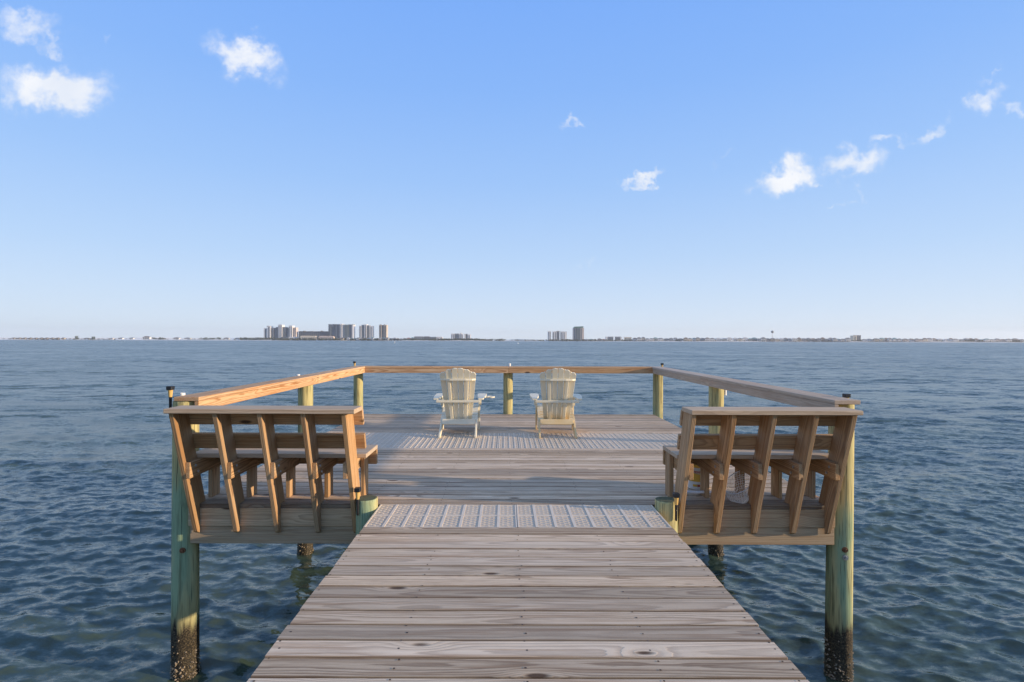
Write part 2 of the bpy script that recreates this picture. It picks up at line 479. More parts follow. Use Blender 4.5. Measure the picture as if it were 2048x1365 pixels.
# ------------------------------------------------------------------ the sea
def build_sea():
    f2 = FPX / 2
    Hw = CAM_H - WATER
    r = list(np.arange(0.6, 4.6, 0.035))
    v = f2 * Hw / 4.6
    while v > 7.0:
        r.append(f2 * Hw / v)
        v -= 0.5
    while r[-1] < 5200:
        r.append(r[-1] * 1.14)
    r = np.array(r)
    th = np.concatenate([np.linspace(-180, -64, 30, endpoint=False), np.linspace(-64, 64, 640, endpoint=False), np.linspace(64, 180, 30, endpoint=False)])
    th = np.radians(th)
    nr, nt = len(r), len(th)
    dr = np.gradient(r)
    RR, TH = np.meshgrid(r, th, indexing='ij')
    SP = np.maximum(np.repeat(dr[:, None], nt, 1), RR * np.radians(0.2))
    X = RR * np.sin(TH)
    Y = RR * np.cos(TH)
    Z = np.zeros_like(X)
    DX = np.zeros_like(X)
    DY = np.zeros_like(X)
    lost = np.zeros_like(X)
    N = 120
    Ns = N
    lam = 0.13 * (4.5 / 0.13) ** (np.linspace(0, 1, N) + rng.uniform(-.4, .4, N) / N)
    lam = np.concatenate([lam, rng.uniform(1.4, 5.0, 16)])
    main = R(-97)                       # waves run mostly towards the pier
    near = RR < 260
    for i in range(len(lam)):
        k = 2 * math.pi / lam[i]
        an = main + rng.normal(0, 0.62)
        kx, ky = k * math.cos(an), k * math.sin(an)
        wgt = math.exp(-((math.log(lam[i] / 0.36)) / 1.2) ** 2)
        slope = 0.30 * wgt * math.sqrt(2.0 / N) * rng.uniform(.6, 1.4)
        if i >= Ns:
            slope = 0.035 * math.sqrt(2.0 / 16) * rng.uniform(.6, 1.4)
        a = slope / k
        ph = rng.uniform(0, 6.28)
        fade = np.clip((lam[i] / SP - 2.2) / 3.0, 0, 1)
        # slow groups: wave trains swell and fade
        grp = 0.75 + 0.5 * np.sin(X * rng.uniform(-.25, .25) + Y * rng.uniform(-.25, .25) + rng.uniform(0, 6.28))
        p = kx * X + ky * Y + ph
        Z += a * grp * fade * np.sin(p)
        c = np.cos(p) * a * grp * fade * 1.25
        DX += c * math.cos(an)
        DY += c * math.sin(an)
        lost += (slope * (1 - fade)) ** 2 * 0.5
    lost = np.sqrt(lost)
    co = np.stack([X + DX, Y + DY, Z], -1).reshape(-1, 3).astype(np.float32)
    idx = np.arange(nr * nt).reshape(nr, nt)
    j1 = np.roll(idx, -1, axis=1)
    quads = np.stack([idx[:-1], j1[:-1], j1[1:], idx[1:]], -1).reshape(-1, 4)[:, ::-1]
    # inner disc
    me = bpy.data.meshes.new('sea')
    nq = len(quads)
    me.vertices.add(len(co))
    me.vertices.foreach_set('co', co.ravel())
    me.loops.add(nq * 4)
    me.loops.foreach_set('vertex_index', quads.ravel().astype(np.int32))
    me.polygons.add(nq)
    me.polygons.foreach_set('loop_start', np.arange(0, nq * 4, 4, dtype=np.int32))
    me.polygons.foreach_set('loop_total', np.full(nq, 4, dtype=np.int32))
    me.polygons.foreach_set('use_smooth', np.ones(nq, dtype=bool))
    at = me.attributes.new('chop', 'FLOAT', 'POINT')
    at.data.foreach_set('value', lost.ravel().astype(np.float32))
    me.update()
    me.validate()
    m, t, b = new_mat('bay_water')
    wp = t.n('ShaderNodeTexCoord').outputs['Object']
    chop = t.n('ShaderNodeAttribute', attribute_name='chop').outputs['Fac']
    x, y, z = t.sep(wp)
    s1 = t.vm('SUBTRACT', t.noise(t.xyz(t.m('MULTIPLY', x, 0.55), y, 0.0), 10.0, 4.0, 0.65, color=True), (.5, .5, .5))
    s2 = t.vm('SUBTRACT', t.noise(t.xyz(t.m('MULTIPLY', x, 0.5), y, 7.0), 1.3, 3.0, 0.65, color=True), (.5, .5, .5))
    s3 = t.vm('SUBTRACT', t.noise(t.xyz(t.m('MULTIPLY', x, 0.4), y, 17.0), 0.30, 3.0, 0.6, color=True), (.5, .5, .5))
    s4 = t.vm('SUBTRACT', t.noise(t.xyz(t.m('MULTIPLY', x, 0.3), y, 27.0), 0.07, 4.0, 0.65, color=True), (.5, .5, .5))
    gust = t.noise(t.xyz(t.m('MULTIPLY', x, 0.03), t.m('MULTIPLY', y, 0.05), 0.0), 1.0, 4.0, 0.6)
    gk = t.lin(gust, 0.3, 0.7, 0.7, 1.3)
    pert = t.vm('ADD', t.vm('SCALE', s1, t.m('MULTIPLY', gk, 0.95)), t.vm('ADD', t.vm('SCALE', s2, t.m('MULTIPLY', chop, t.m('MULTIPLY', gk, 7.0))), t.vm('ADD', t.vm('SCALE', s3, t.m('MULTIPLY', chop, 3.4)), t.vm('SCALE', s4, t.m('MULTIPLY', chop, 1.8)))))
    pert = t.vm('MULTIPLY', pert, (1.0, 1.0, 0.0))
    nrm = t.n('ShaderNodeNewGeometry').outputs['Normal']
    nn = t.vm('NORMALIZE', t.vm('ADD', nrm, pert))
    deep = t.noise(t.xyz(t.m('MULTIPLY', x, 0.22), t.m('MULTIPLY', y, 0.22), 3.0), 1.0, 3.0)
    col = t.mix(deep, (.036, .066, .058), (.060, .082, .052))
    t.set(b.inputs['Base Color'], col)
    t.set(b.inputs['Roughness'], t.m('ADD', 0.05, t.m('SQRT', t.m('MULTIPLY', chop, t.m('MULTIPLY', gk, 0.22)))))
    t.set(b.inputs['IOR'], 1.333)
    t.set(b.inputs['Normal'], nn)
    o = link('water', me, m)
    o.location = (0, 0, WATER)
    tag(o, 'rippled blue-grey bay water around the pier', None, None, 'structure')
    return o


sea = build_sea()

# ------------------------------------------------------------------ the pier
pier = thing('pier', 'weathered wooden pier with a wide end platform standing over the bay', 'pier', (0.1, 4.8, 0))
PO = pier.location
WX0, WX1 = -1.119, 1.319          # walkway edges
DX0, DX1 = -2.85, 2.97            # platform edges
Y_F, Y_B = 4.80, 10.66            # platform front and far edge
PITCH, PT = 0.1457, 0.038


def planks(x0, x1, y0, y1, tops=0.0):
    n = max(1, round((y1 - y0) / PITCH))
    p = (y1 - y0) / n
    for i in range(n):
        yc = y0 + (i + .5) * p
        j0, j1 = random.uniform(-.006, .006), random.uniform(-.006, .006)
        zz = tops - PT / 2 + random.uniform(-.0018, .0018)
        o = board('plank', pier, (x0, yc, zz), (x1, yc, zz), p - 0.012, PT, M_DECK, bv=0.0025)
        o.location.x += j0
        o.rotation_euler = (random.uniform(-.006, .006), random.uniform(-.0006, .0006), random.choice((0, math.pi)) + random.uniform(-.0007, .0007))


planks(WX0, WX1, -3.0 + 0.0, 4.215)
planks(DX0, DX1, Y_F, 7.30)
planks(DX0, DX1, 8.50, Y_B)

# grating panels: near ones lie crosswise, far ones lengthwise
def grating_mesh(L, Wd, ncell, nslat, nib):
    """long axis X; slats along X, ribs across, small raised nibs"""
    bm = bmesh.new()
    T = 0.03
    hx, hy = L / 2, Wd / 2
    sp = Wd / nslat
    for i in range(nslat):
        yc = -hy + (i + .5) * sp
        add_box(bm, -hx, hx, yc - sp * .41, yc + sp * .41, -T, -0.004)
    for f in bm.faces:
        f.material_index = 0
    n0 = len(bm.faces)
    cell = L / ncell
    for i in range(ncell + 1):
        xc = -hx + i * cell
        rw = 0.011 if 0 < i < ncell else 0.006
        xc = min(max(xc, -hx + rw), hx - rw)
        add_box(bm, xc - rw, xc + rw, -hy, hy, -T - 0.002, 0.0)
    for s in (-1, 1):
        add_box(bm, -hx, hx, s * hy - (0.012 if s > 0 else 0), s * hy + (0.012 if s < 0 else 0), -T - 0.001, -0.001)
    if nib:
        for c in range(ncell):
            for i in range(1, nslat - 1):
                for q in range(3):
                    if (i + q) % 2:
                        continue
                    xc = -hx + cell * (c + (q + 1) / 4)
                    yc = -hy + (i + .5) * sp
                    add_box(bm, xc - .007, xc + .007, yc - .006, yc + .006, -0.006, 0.0005)
    bm.faces.ensure_lookup_table()
    for f in bm.faces[n0:]:
        f.material_index = 1
    me = bm_mesh(bm, 'grating')
    me.materials.append(M_GRATE)
    me.materials.append(M_GRATE2)
    return me


gw = (WX1 - WX0) / 2
g_near = grating_mesh(gw - 0.004, 0.289, 8, 11, True)
for i in range(2):
    for j in range(2):
        o = link('grating_panel', g_near, None, pier, Matrix.Translation(Vector((WX0 + gw * (i + .5), 4.215 + 0.2925 * (j + .5), random.uniform(-.001, .001))) - PO))
ncol = 19
pw = (DX1 - DX0) / ncol
g_far = grating_mesh(1.194, pw - 0.004, 8, 12, False)
g_far2 = None


def far_grating():
    bm = bmesh.new()
    L, Wd, T = 1.194, pw - 0.004, 0.03
    hx, hy = L / 2, Wd / 2
    n = 12
    sp = Wd / n
    for i in range(n):
        yc = -hy + (i + .5) * sp
        add_box(bm, -hx, hx, yc - sp * .45, yc + sp * .45, -T, -0.004)
    n0 = len(bm.faces)
    for i in range(5):
        yc = -hy + i * Wd / 4
        yc = min(max(yc, -hy + .008), hy - .008)
        add_box(bm, -hx, hx, yc - .0065, yc + .0065, -T - .001, 0.0)
    n1 = len(bm.faces)
    for i in range(9):
        xc = min(max(-hx + i * L / 8, -hx + .006), hx - .006)
        add_box(bm, xc - .006, xc + .006, -hy, hy, -T - .002, -.0015)
    bm.faces.ensure_lookup_table()
    for f in bm.faces[n0:n1]:
        f.material_index = 1
    me = bm_mesh(bm, 'far_grating')
    me.materials.append(M_GRATE)
    me.materials.append(M_GRATE2)
    return me


bpy.data.meshes.remove(g_far)
g_far = far_grating()
for i in range(ncol):
    mt = Matrix.Translation(Vector((DX0 + pw * (i + .5), 7.90, random.uniform(-.001, .001))) - PO) @ Matrix.Rotation(R(90), 4, 'Z')
    link('grating_panel', g_far, None, pier, mt)

# rim boards, beams, joists, walkway stringers
for (a, c) in ((DX0 + .004, WX0 - .03), (WX1 + .03, DX1 - .004)):
    board('rim_board', pier, (a, Y_F + .019, -.121), (c, Y_F + .019, -.121), .162, .038, M_RIM, up=(0, -1, 0))
board('beam', pier, (-2.836, Y_F + .032, -.283), (2.966, Y_F + .032, -.283), .158, .038, M_RIM, up=(0, -1, 0))
board('rim_board', pier, (DX0 + .004, Y_B - .024, -.123), (DX1 - .004, Y_B - .024, -.123), .162, .038, M_RIM, up=(0, 1, 0))
for yb in (7.75, 10.5):
    board('beam', pier, (-2.80, yb - .15, -.31), (2.95, yb - .15, -.31), .2, .06, M_RIM, up=(0, -1, 0))
for xx in (DX0 + .03, DX1 - .03):
    board('rim_board', pier, (xx, Y_F + .042, -.121), (xx, Y_B - .046, -.121), .16, .038, M_RIM, up=(1, 0, 0))
for k in range(9):
    xx = DX0 + .32 + k * (DX1 - DX0 - .64) / 8
    board('joist', pier, (xx, Y_F + .042, -.121), (xx, Y_B - .046, -.121), .16, .038, M_RIM, up=(1, 0, 0))
for xx in (WX0 + .03, WX0 + .62, .1, WX1 - .62, WX1 - .03):
    board('stringer', pier, (xx, -3.0, -.15), (xx, Y_F - .003, -.15), .22, .038, M_RIM, up=(1, 0, 0))
for yb in (-1.6, 1.4):
    board('beam', pier, (WX0 - .1, yb, -.36), (WX1 + .1, yb, -.36), .19, .06, M_RIM, up=(0, 1, 0))

# nail heads on the boards
bm = bmesh.new()
def nails_row(xs, y0, y1):
    n = max(1, round((y1 - y0) / PITCH))
    p = (y1 - y0) / n
    for i in range(n):
        for xx in xs:
            for dy in (-.042, .042):
                if random.random() < .12:
                    continue
                c = Vector((xx + random.uniform(-.012, .012), y0 + (i + .5) * p + dy + random.uniform(-.01, .01), 0.0012))
                rr = random.uniform(.0048, .0066)
                vs = [bm.verts.new(c - PO + Vector((rr * math.cos(k * 1.0472), rr * math.sin(k * 1.0472), 0))) for k in range(6)]
                bm.faces.new(vs)
nails_row((WX0 + .03, WX0 + .62, .1, WX1 - .62, WX1 - .03), 0.8, 4.215)
xs = [DX0 + .03] + [DX0 + .32 + k * (DX1 - DX0 - .64) / 8 for k in range(9)] + [DX1 - .03]
nails_row(xs, Y_F, 7.30)
nails_row(xs, 8.5, Y_B)
tag(link('nail_heads', bm_mesh(bm, 'nail_heads'), M_NAIL, pier), kind='stuff')


def piling(x, y, r, top, lean=(0, 0), bolt=None):
    seg, bot = 28, -2.3
    bm = bmesh.new()
    zs = [bot, -1.75, -1.6, -1.45, -1.3, -1.1, -.8, -.5, -.2, .1, .4, .7, .88]
    zs = [z for z in zs if z < top - .06] + [top - .02, top - .004, top]
    ph = random.uniform(0, 6)
    rings = []
    for z in zs:
        ring = []
        for k in range(seg):
            a = 2 * math.pi * k / seg
            rr = r * (1 + .03 * math.sin(2 * a + ph + z * .6) + .015 * math.sin(5 * a + ph * 2 + z) + .008 * math.sin(9 * a + z * 3)) * (1 - .02 * z)
            if z == top - .004:
                rr *= .975
            if z == top:
                rr *= .90
            ring.append(bm.verts.new((rr * math.cos(a) + lean[0] * z, rr * math.sin(a) + lean[1] * z, z)))
        rings.append(ring)
    for i in range(len(rings) - 1):
        for k in range(seg):
            f = bm.faces.new((rings[i][k], rings[i][(k + 1) % seg], rings[i + 1][(k + 1) % seg], rings[i + 1][k]))
            f.smooth = True
    bm.faces.new(rings[0][::-1])
    bm.faces.new(rings[-1])
    o = link('piling', bm_mesh(bm, 'piling'), M_PILE, pier, Matrix.Translation(Vector((x, y, 0)) - PO))
    # barnacle crust round the tide line
    bm = bmesh.new()
    for i in range(260 if y < 5.5 else 130):
        a = random.uniform(0, 2 * math.pi)
        z = WATER + abs(random.gauss(0.02, .16)) - .06
        if z > -1.16:
            continue
        s = random.uniform(.004, .0115)
        rr = r * (1 - .02 * z) * 1.005
        c = Vector((rr * math.cos(a) + lean[0] * z, rr * math.sin(a) + lean[1] * z, z))
        nrm = Vector((math.cos(a), math.sin(a), random.uniform(-.2, .3))).normalized()
        u = Vector((-math.sin(a), math.cos(a), 0))
        v_ = nrm.cross(u)
        base = [bm.verts.new(c + (u * math.cos(q * 1.2566) + v_ * math.sin(q * 1.2566)) * s * random.uniform(.8, 1.3) - nrm * .004) for q in range(5)]
        top_ = [bm.verts.new(c + (u * math.cos(q * 1.2566) + v_ * math.sin(q * 1.2566)) * s * .45 + nrm * s * random.uniform(.7, 1.3)) for q in range(5)]
        for q in range(5):
            bm.faces.new((base[q], base[(q + 1) % 5], top_[(q + 1) % 5], top_[q]))
        bm.faces.new(top_)
    tag(link('barnacles', bm_mesh(bm, 'barnacles'), M_BARN, o), kind='stuff')
    if bolt:
        for (ang, z, mat) in bolt:
            n = Vector((math.cos(ang), math.sin(ang), 0))
            bm = bmesh.new()
            bmesh.ops.create_cone(bm, cap_ends=True, segments=14, radius1=.026, radius2=.024, depth=.008)
            me = bm_mesh(bm, 'washer')
            q = n.to_track_quat('Z', 'Y').to_matrix().to_4x4()
            rr = r * (1 - .02 * z)
            wsh = link('bolt', me, mat, o, Matrix.Translation(n * (rr + .004) + Vector((lean[0] * z, 0, z))) @ q)
            bm = bmesh.new()
            bmesh.ops.create_cone(bm, cap_ends=True, segments=6, radius1=.014, radius2=.013, depth=.022)
            link('bolt_head', bm_mesh(bm, 'bolt_head'), mat, wsh, Matrix.Translation((0, 0, .013)))
    return o


RAIL_Z = .953
PTOP = RAIL_Z - .039
piling(-2.945, 4.93, .108, PTOP, bolt=[(R(-72), -.43, M_RUST)])
piling(-2.895, 7.75, .102, PTOP)
piling(-2.965, 10.775, .096, PTOP)
piling(.055, 10.775, .098, PTOP)
piling(3.075, 10.775, .096, PTOP)
piling(3.045, 7.72, .102, PTOP)
piling(3.078, 4.91, .106, PTOP, lean=(.008, 0), bolt=[(R(-100), -.40, M_RUST), (R(-98), -.47, M_STEEL)])
piling(-1.215, 4.70, .094, .088)
piling(1.416, 4.70, .095, .082)
for px_ in (-1.215, 1.416):
    piling(px_, 1.4, .1, -.30)

# ------------------------------------------------------------------ railing
rail = thing('railing', 'wooden railing with flat board cap running round the pier end platform', 'railing', (0.06, 7.7, 0))
LX0, LX1 = -3.005, -2.775
RX0, RX1 = 2.905, 3.138
YN_L, YN_R, YF0, YF1 = 4.84, 4.72, 10.56, 10.79
zc = RAIL_Z - .019
def cap(a, b_, wd, mat):
    board('cap_board', rail, a, b_, wd, .038, mat, bv=.004)
ymid = 7.95
cap(((LX0 + LX1) / 2, YN_L, zc), ((LX0 + LX1) / 2, ymid - .0015, zc), LX1 - LX0, M_RAIL)
cap(((LX0 + LX1) / 2, ymid + .0015, zc), ((LX0 + LX1) / 2, YF1, zc), LX1 - LX0, M_RAIL)
ymr = 7.97
cap(((RX0 + RX1) / 2, YN_R, zc), ((RX0 + RX1) / 2, ymr - .0015, zc), RX1 - RX0, M_RAIL_SHADE)
cap(((RX0 + RX1) / 2, ymr + .0015, zc), ((RX0 + RX1) / 2, YF1, zc), RX1 - RX0, M_RAIL_SHADE)
yc = (YF0 + YF1) / 2
cap((LX1 + .002, yc, zc), (.058, yc, zc), YF1 - YF0, M_RAIL)
cap((.062, yc, zc), (RX0 - .002, yc, zc), YF1 - YF0, M_RAIL)
def fascia(a, b_, up, mat):
    board('rail_board', rail, a, b_, .089, .038, mat, up=up, bv=.003)
zf = RAIL_Z - .0385 - .0455
fascia((LX1 - .022, YN_L + .002, zf), (LX1 - .022, ymid - .002, zf), (1, 0, 0), M_RAIL)
fascia((LX1 - .022, ymid + .002, zf), (LX1 - .022, YF0 - .0, zf), (1, 0, 0), M_RAIL)
fascia((RX0 + .022, YN_R + .002, zf), (RX0 + .022, ymr - .002, zf), (-1, 0, 0), M_RAIL_SHADE)
fascia((RX0 + .022, ymr + .002, zf), (RX0 + .022, YF0 - .0, zf), (-1, 0, 0), M_RAIL_SHADE)
fascia((LX1 - .04, YF0 + .022, zf), (.058, YF0 + .022, zf), (0, -1, 0), M_RAIL)
fascia((.062, YF0 + .022, zf), (RX0 + .04, YF0 + .022, zf), (0, -1, 0), M_RAIL)
# blocking between fascia and pilings
for (x, y) in ((-2.825, 4.93), (-2.81, 7.75), (2.955, 7.72), (2.962, 4.93)):
    box_obj('spacer_block', rail, x - .026, x + .026, y - .045, y + .045, zf - .04, zf + .042, M_RIM, rail.location, .003)

# ------------------------------------------------------------------ benches
POST = [(4.40, .865), (4.757, -.235), (4.797, -.258), (4.797, .003), (4.89, .003), (4.61, .865)]
TILT = math.atan2(.28, .865)


bm = bmesh.new()
bmesh.ops.create_cone(bm, cap_ends=True, segments=10, radius1=.012, radius2=.010, depth=.008)
BOLT = bm_mesh(bm, 'bolt')


def bench(label, posts, x_in, x_out, side):
    """posts: left x of each upright; side=+1 when the walkway lies to its right"""
    xc = (posts[0] + posts[-1]) / 2
    org = Vector((xc, 4.9, 0))
    t = thing('bench', label, 'bench', org)
    # local frame: x along the upright, y across it
    ax = Vector((0, -math.sin(TILT), math.cos(TILT)))
    ay = Vector((0, math.cos(TILT), math.sin(TILT)))
    for px_ in posts:
        pts = [((Vector((0, y - 4.65, z - .3))).dot(ax), (Vector((0, y - 4.65, z - .3))).dot(ay)) for (y, z) in POST]
        me = prism_mesh(pts, -.019, .019, .003)
        az = ax.cross(ay)
        mt = Matrix((ax, ay, az)).transposed().to_4x4()
        mt.translation = Vector((px_ + .019, 4.65, .3)) - org
        o = link('upright', me, M_BENCH, t, mt)
        inner = px_ == (posts[-1] if side > 0 else posts[0])
        xa = px_ + .038 + .0195 if (side > 0) != inner else px_ - .0195
        # seat arm on the walkway side of the upright
        pts = [(-.285, .069), (-.285, -.07), (.272, -.07), (.272, .069)]
        me = prism_mesh([(p[0], p[1]) for p in pts], -.0185, .0185, .003)
        mt = Matrix(((0, 0, 1), (1, 0, 0), (0, 1, 0))).to_4x4()
        mt.translation = Vector((xa, 4.86, .352)) - org
        link('seat_arm', me, M_BENCH, t, mt)
        sgn = 1 if xa > px_ + .019 else -1
        for dy, dz in ((4.66, .378), (4.70, .318)):
            link('bolt', BOLT, M_STEEL, t, Matrix.Translation(Vector((xa + sgn * .021, dy, dz)) - org) @ Matrix.Rotation(R(90), 4, 'Y'))
        board('leg', t, (px_ + .019, 5.065, .002), (px_ + .019, 5.065, .420), .14, .038, M_BENCH, up=(1, 0, 0))
    xm = (x_in + x_out) / 2
    L2 = abs(x_in - x_out) / 2
    xs0, xs1 = min(x_in, x_out), max(x_in, x_out)
    # back boards on the seat side of the uprights
    for (zt, lo) in ((.80, 0), (.578, 0)):
        yb = 4.89 - (.28 / .865) * zt
        c = Vector((0, yb, zt)) + ay * .020
        board('back_board', t, (xs0, c.y, c.z), (xs1, c.y, c.z), .14, .038, M_BENCH, up=tuple(ay))
    board('top_cap', t, (xs0 - .03 * 0, 4.497, .886), (xs1, 4.497, .886), .25, .038, M_CAP, bv=.004)
    # seat boards
    for (y0, y1) in ((4.752, 4.944), (4.950, 5.185)):
        pass
    board('seat_board', t, (xs0, 4.848, .442), (xs1, 4.848, .442), .19, .038, M_CAP, bv=.004)
    board('seat_board', t, (xs0, 5.061, .442), (xs1, 5.061, .442), .228, .038, M_CAP, bv=.004)
    board('seat_apron', t, (xs0, 5.1555, .3515), (xs1, 5.1555, .3515), .14, .038, M_BENCH, up=(0, 1, 0))
    return t


LP = [-2.775, -2.418, -2.05, -1.69, -1.352]
RP = [1.537, 1.872, 2.205, 2.552, 2.865]
# back uprights pierce nothing: the seat boards stop at the uprights' rear edge
bench('brown wooden bench with clear boards beneath it, five slanting uprights behind', LP, -1.235, -2.80, +1)
bench('brown wooden bench with slanting uprights, sheltering a bait bucket and dip net', RP, 1.525, 2.93, -1)

# ------------------------------------------------------------------ chairs
def chair(label, loc, rotz, mat, cup):
    t = thing('adirondack_chair', label, 'chair', loc, None, rotz)

    def bd(name, a, b_, Wd, T, up=(0, 0, 1), bv=.003, par=None):
        return board(name, t, a, b_, Wd, T, mat, up=up, bv=bv, origin=(0, 0, 0))
    for s in (-1, 1):
        bd('front_leg', (s * .302, .39, .001), (s * .302, .39, .556), .095, .026, up=(1, 0, 0))
        pts = [(.47, .235), (.47, .365), (.40, .375), (-.12, .225), (-.44, .03), (-.44, .0), (-.30, .0), (-.02, .115)]
        me = prism_mesh(pts, -.013, .013, .002)
        mt = Matrix(((0, 0, 1, s * .272), (1, 0, 0, 0), (0, 1, 0, 0), (0, 0, 0, 1)))
        link('rear_leg', me, mat, t, mt)
        # armrest, wide in front and tapering to the back
        arm = [(-.30, -.035), (-.30, .035), (.10, .075), (.40, .078), (.46, .05), (.47, 0), (.46, -.05), (.40, -.07), (.10, -.065)]
        me = prism_mesh([(p[1] * 1.0, p[0]) for p in arm], 0, .026, .003)
        link('armrest', me, mat, t, Matrix.Translation((s * .345, .03, .557)))
        br = prism_mesh([(.37, .556), (.37, .40), (.40, .40), (.44, .556)], -.01, .01)
        link('arm_bracket', br, mat, t, Matrix(((0, 0, 1, s * .327), (1, 0, 0, -.02), (0, 1, 0, 0), (0, 0, 0, 1))))
    # seat slats
    for i in range(6):
        f = i / 5
        y = .435 - f * .50
        z = .385 - f * .152
        bd('seat_slat', (-.29, y, z), (.29, y, z), .09, .02, up=(0, -.29, .957))
    # fan back: six tapered slats with an arched top
    lean = math.atan2(.35, .84)
    up_ = Vector((0, -math.sin(lean), math.cos(lean)))
    base = Vector((0, -.085, .20))
    wb, wtp = .402, .56
    for i in range(6):
        b0, b1 = -.5 + i / 6, -.5 + (i + 1) / 6
        g = .0045
        H = .925
        pts = []
        def edge(u):
            return (u * wb, u * wtp)
        e0, e1 = edge(b0), edge(b1)
        def arch(u):
            return H - .19 * (abs(u) * 2) ** 2 * .55
        mid = (b0 + b1) / 2
        h0, h1, hm = arch(b0) - .005, arch(b1) - .005, arch(mid) + .004
        pts = [(0, e0[0] + g), (h0, e0[1] + g), (hm - .004, (e0[1] * .7 + e1[1] * .3)), (hm, (e0[1] + e1[1]) / 2), (hm - .004, (e0[1] * .3 + e1[1] * .7)), (h1, e1[1] - g), (0, e1[0] - g)]
        me = prism_mesh(pts, -.01, .01, .002)
        X = up_
        Y = Vector((1, 0, 0))
        Z = X.cross(Y)
        mt = Matrix((X, Y, Z)).transposed().to_4x4()
        curve = .035 * (abs(mid) * 2) ** 2
        mt.translation = base + Vector((0, curve, 0))
        link('back_slat', me, mat, t, mt)
    nrm = Vector((0, -math.cos(lean), -math.sin(lean)))    # towards the rear
    for s in (-1, 1):
        a = base + up_ * .02 + nrm * .026 + Vector((s * .105, 0, 0))
        c = base + up_ * .74 + nrm * .026 + Vector((s * .135, 0, 0))
        bd('back_stile', a, c, .045, .03, up=nrm)
    # upper rear brace (bowed)
    pts = [(-.27, .02), (-.22, -.03), (-.12, -.05), (.12, -.05), (.22, -.03), (.27, .02), (.2, .015), (-.2, .015)]
    me = prism_mesh(pts, -.014, .014, .002)
    mt = Matrix.Translation(base + up_ * .74 + nrm * .012)
    link('back_brace', me, mat, t, mt)
    p = base + up_ * .385 + nrm * .052
    bd('arm_brace', (-.335, p.y, .538), (.335, p.y, .538), .05, .036)
    bd('rear_crosspiece', (-.256, -.155, .205), (.256, -.155, .205), .085, .026, up=(0, -1, .45))
    bd('front_apron', (-.285, .455, .325), (.285, .455, .325), .09, .024, up=(0, 1, 0))
    if cup:
        bm = bmesh.new()
        path = [(.055 * math.cos(k * math.pi / 8), .055 * math.sin(k * math.pi / 8), 0) for k in range(17)]
        tube_bm(bm, path, .013, 6, False)
        add_box(bm, -.09, -.05, -.03, .03, -.012, .012)
        link('cup_holder', bm_mesh(bm, 'cup_holder'), mat, t, Matrix.Translation((.495, .13, .56)))
    return t


chair('cream slatted garden chair with a cup holder ring on its arm', (-.727, 8.475, 0), R(1.0), M_CHAIR, True)
chair('cream slatted garden chair with yellow stains on its lower back', (.805, 8.475, 0), R(-1.5), M_CHAIR2, False)

# ------------------------------------------------------------------ lamps, tubes
def solar_light(label, x, y, ztop, length=.24):
    t = thing('solar_light', label, 'lamp', (x, y, ztop - length), 'solar lights fixed to the pilings')
    L = length
    bm = bmesh.new()
    add_box(bm, -.026, .026, -.026, .026, L - .036, L)
    bev(bm, .004)
    link('lamp_cap', bm_mesh(bm, 'lamp_cap'), M_BLACK, t)
    link('lens', lathe_mesh([(.015, L - .1), (.021, L - .034)], 12), M_AMBER, t)
    link('stake', lathe_mesh([(.006, 0), (.011, .01), (.013, L - .098), (.016, L - .097)], 10), M_BLACK, t)
    return t


solar_light('black capped solar light on short piling beside the bench with clear boards beneath', -1.268, 4.598, .205)
solar_light('black capped solar light on short piling beside the bench over the bucket', 1.472, 4.598, .165)
solar_light('black capped solar light on tall piling outside the bench with clear boards beneath', -3.055, 4.875, 1.05, .3)
solar_light('black capped solar light on tall piling outside the bench over the bucket', 3.185, 4.99, .985, .26)
solar_light('black capped solar light at railing corner beyond the cup holder chair', -3.055, 10.83, 1.04, .3)
solar_light('black capped solar light at railing corner beyond the stained chair', 3.175, 10.83, 1.02, .3)


def rod_tube(label, x, y, ztop, L=.26):
    me = lathe_mesh([(.021, 0), (.021, L), (.025, L), (.025, L - .03), (.022, L - .031)][:3], 14, True)
    bm = bmesh.new()
    prof = [(.023, 0), (.023, L), (.018, L), (.018, .02)]
    seg = 14
    rings = [[bm.verts.new((r * math.cos(2 * math.pi * k / seg), r * math.sin(2 * math.pi * k / seg), z)) for k in range(seg)] for r, z in prof]
    for i in range(3):
        for k in range(seg):
            bm.faces.new((rings[i][k], rings[i][(k + 1) % seg], rings[i + 1][(k + 1) % seg], rings[i + 1][k]))
    bm.faces.new(rings[0][::-1])
    bm.faces.new(rings[3])
    bmesh.ops.recalc_face_normals(bm, faces=bm.faces)
    o = link('tube_holder', bm_mesh(bm, 'tube'), M_WHITE)
    o.location = (x, y, ztop - L)
    tag(o, label, 'tube', 'white plastic tubes fixed behind the railing')
    bpy.data.meshes.remove(me)


rod_tube('short white plastic tube behind railing between the two chairs', .085, 10.815 + .06, 1.005)
rod_tube('short white plastic tube at railing joint outside the clear bench', -3.03, 7.82, .968)
rod_tube('short white plastic tube on the tall piling outside the clear bench', -3.032, 5.02, .972)
rod_tube('short white plastic tube low on middle piling beyond the bucket bench', 3.172, 7.72, .80, .11)

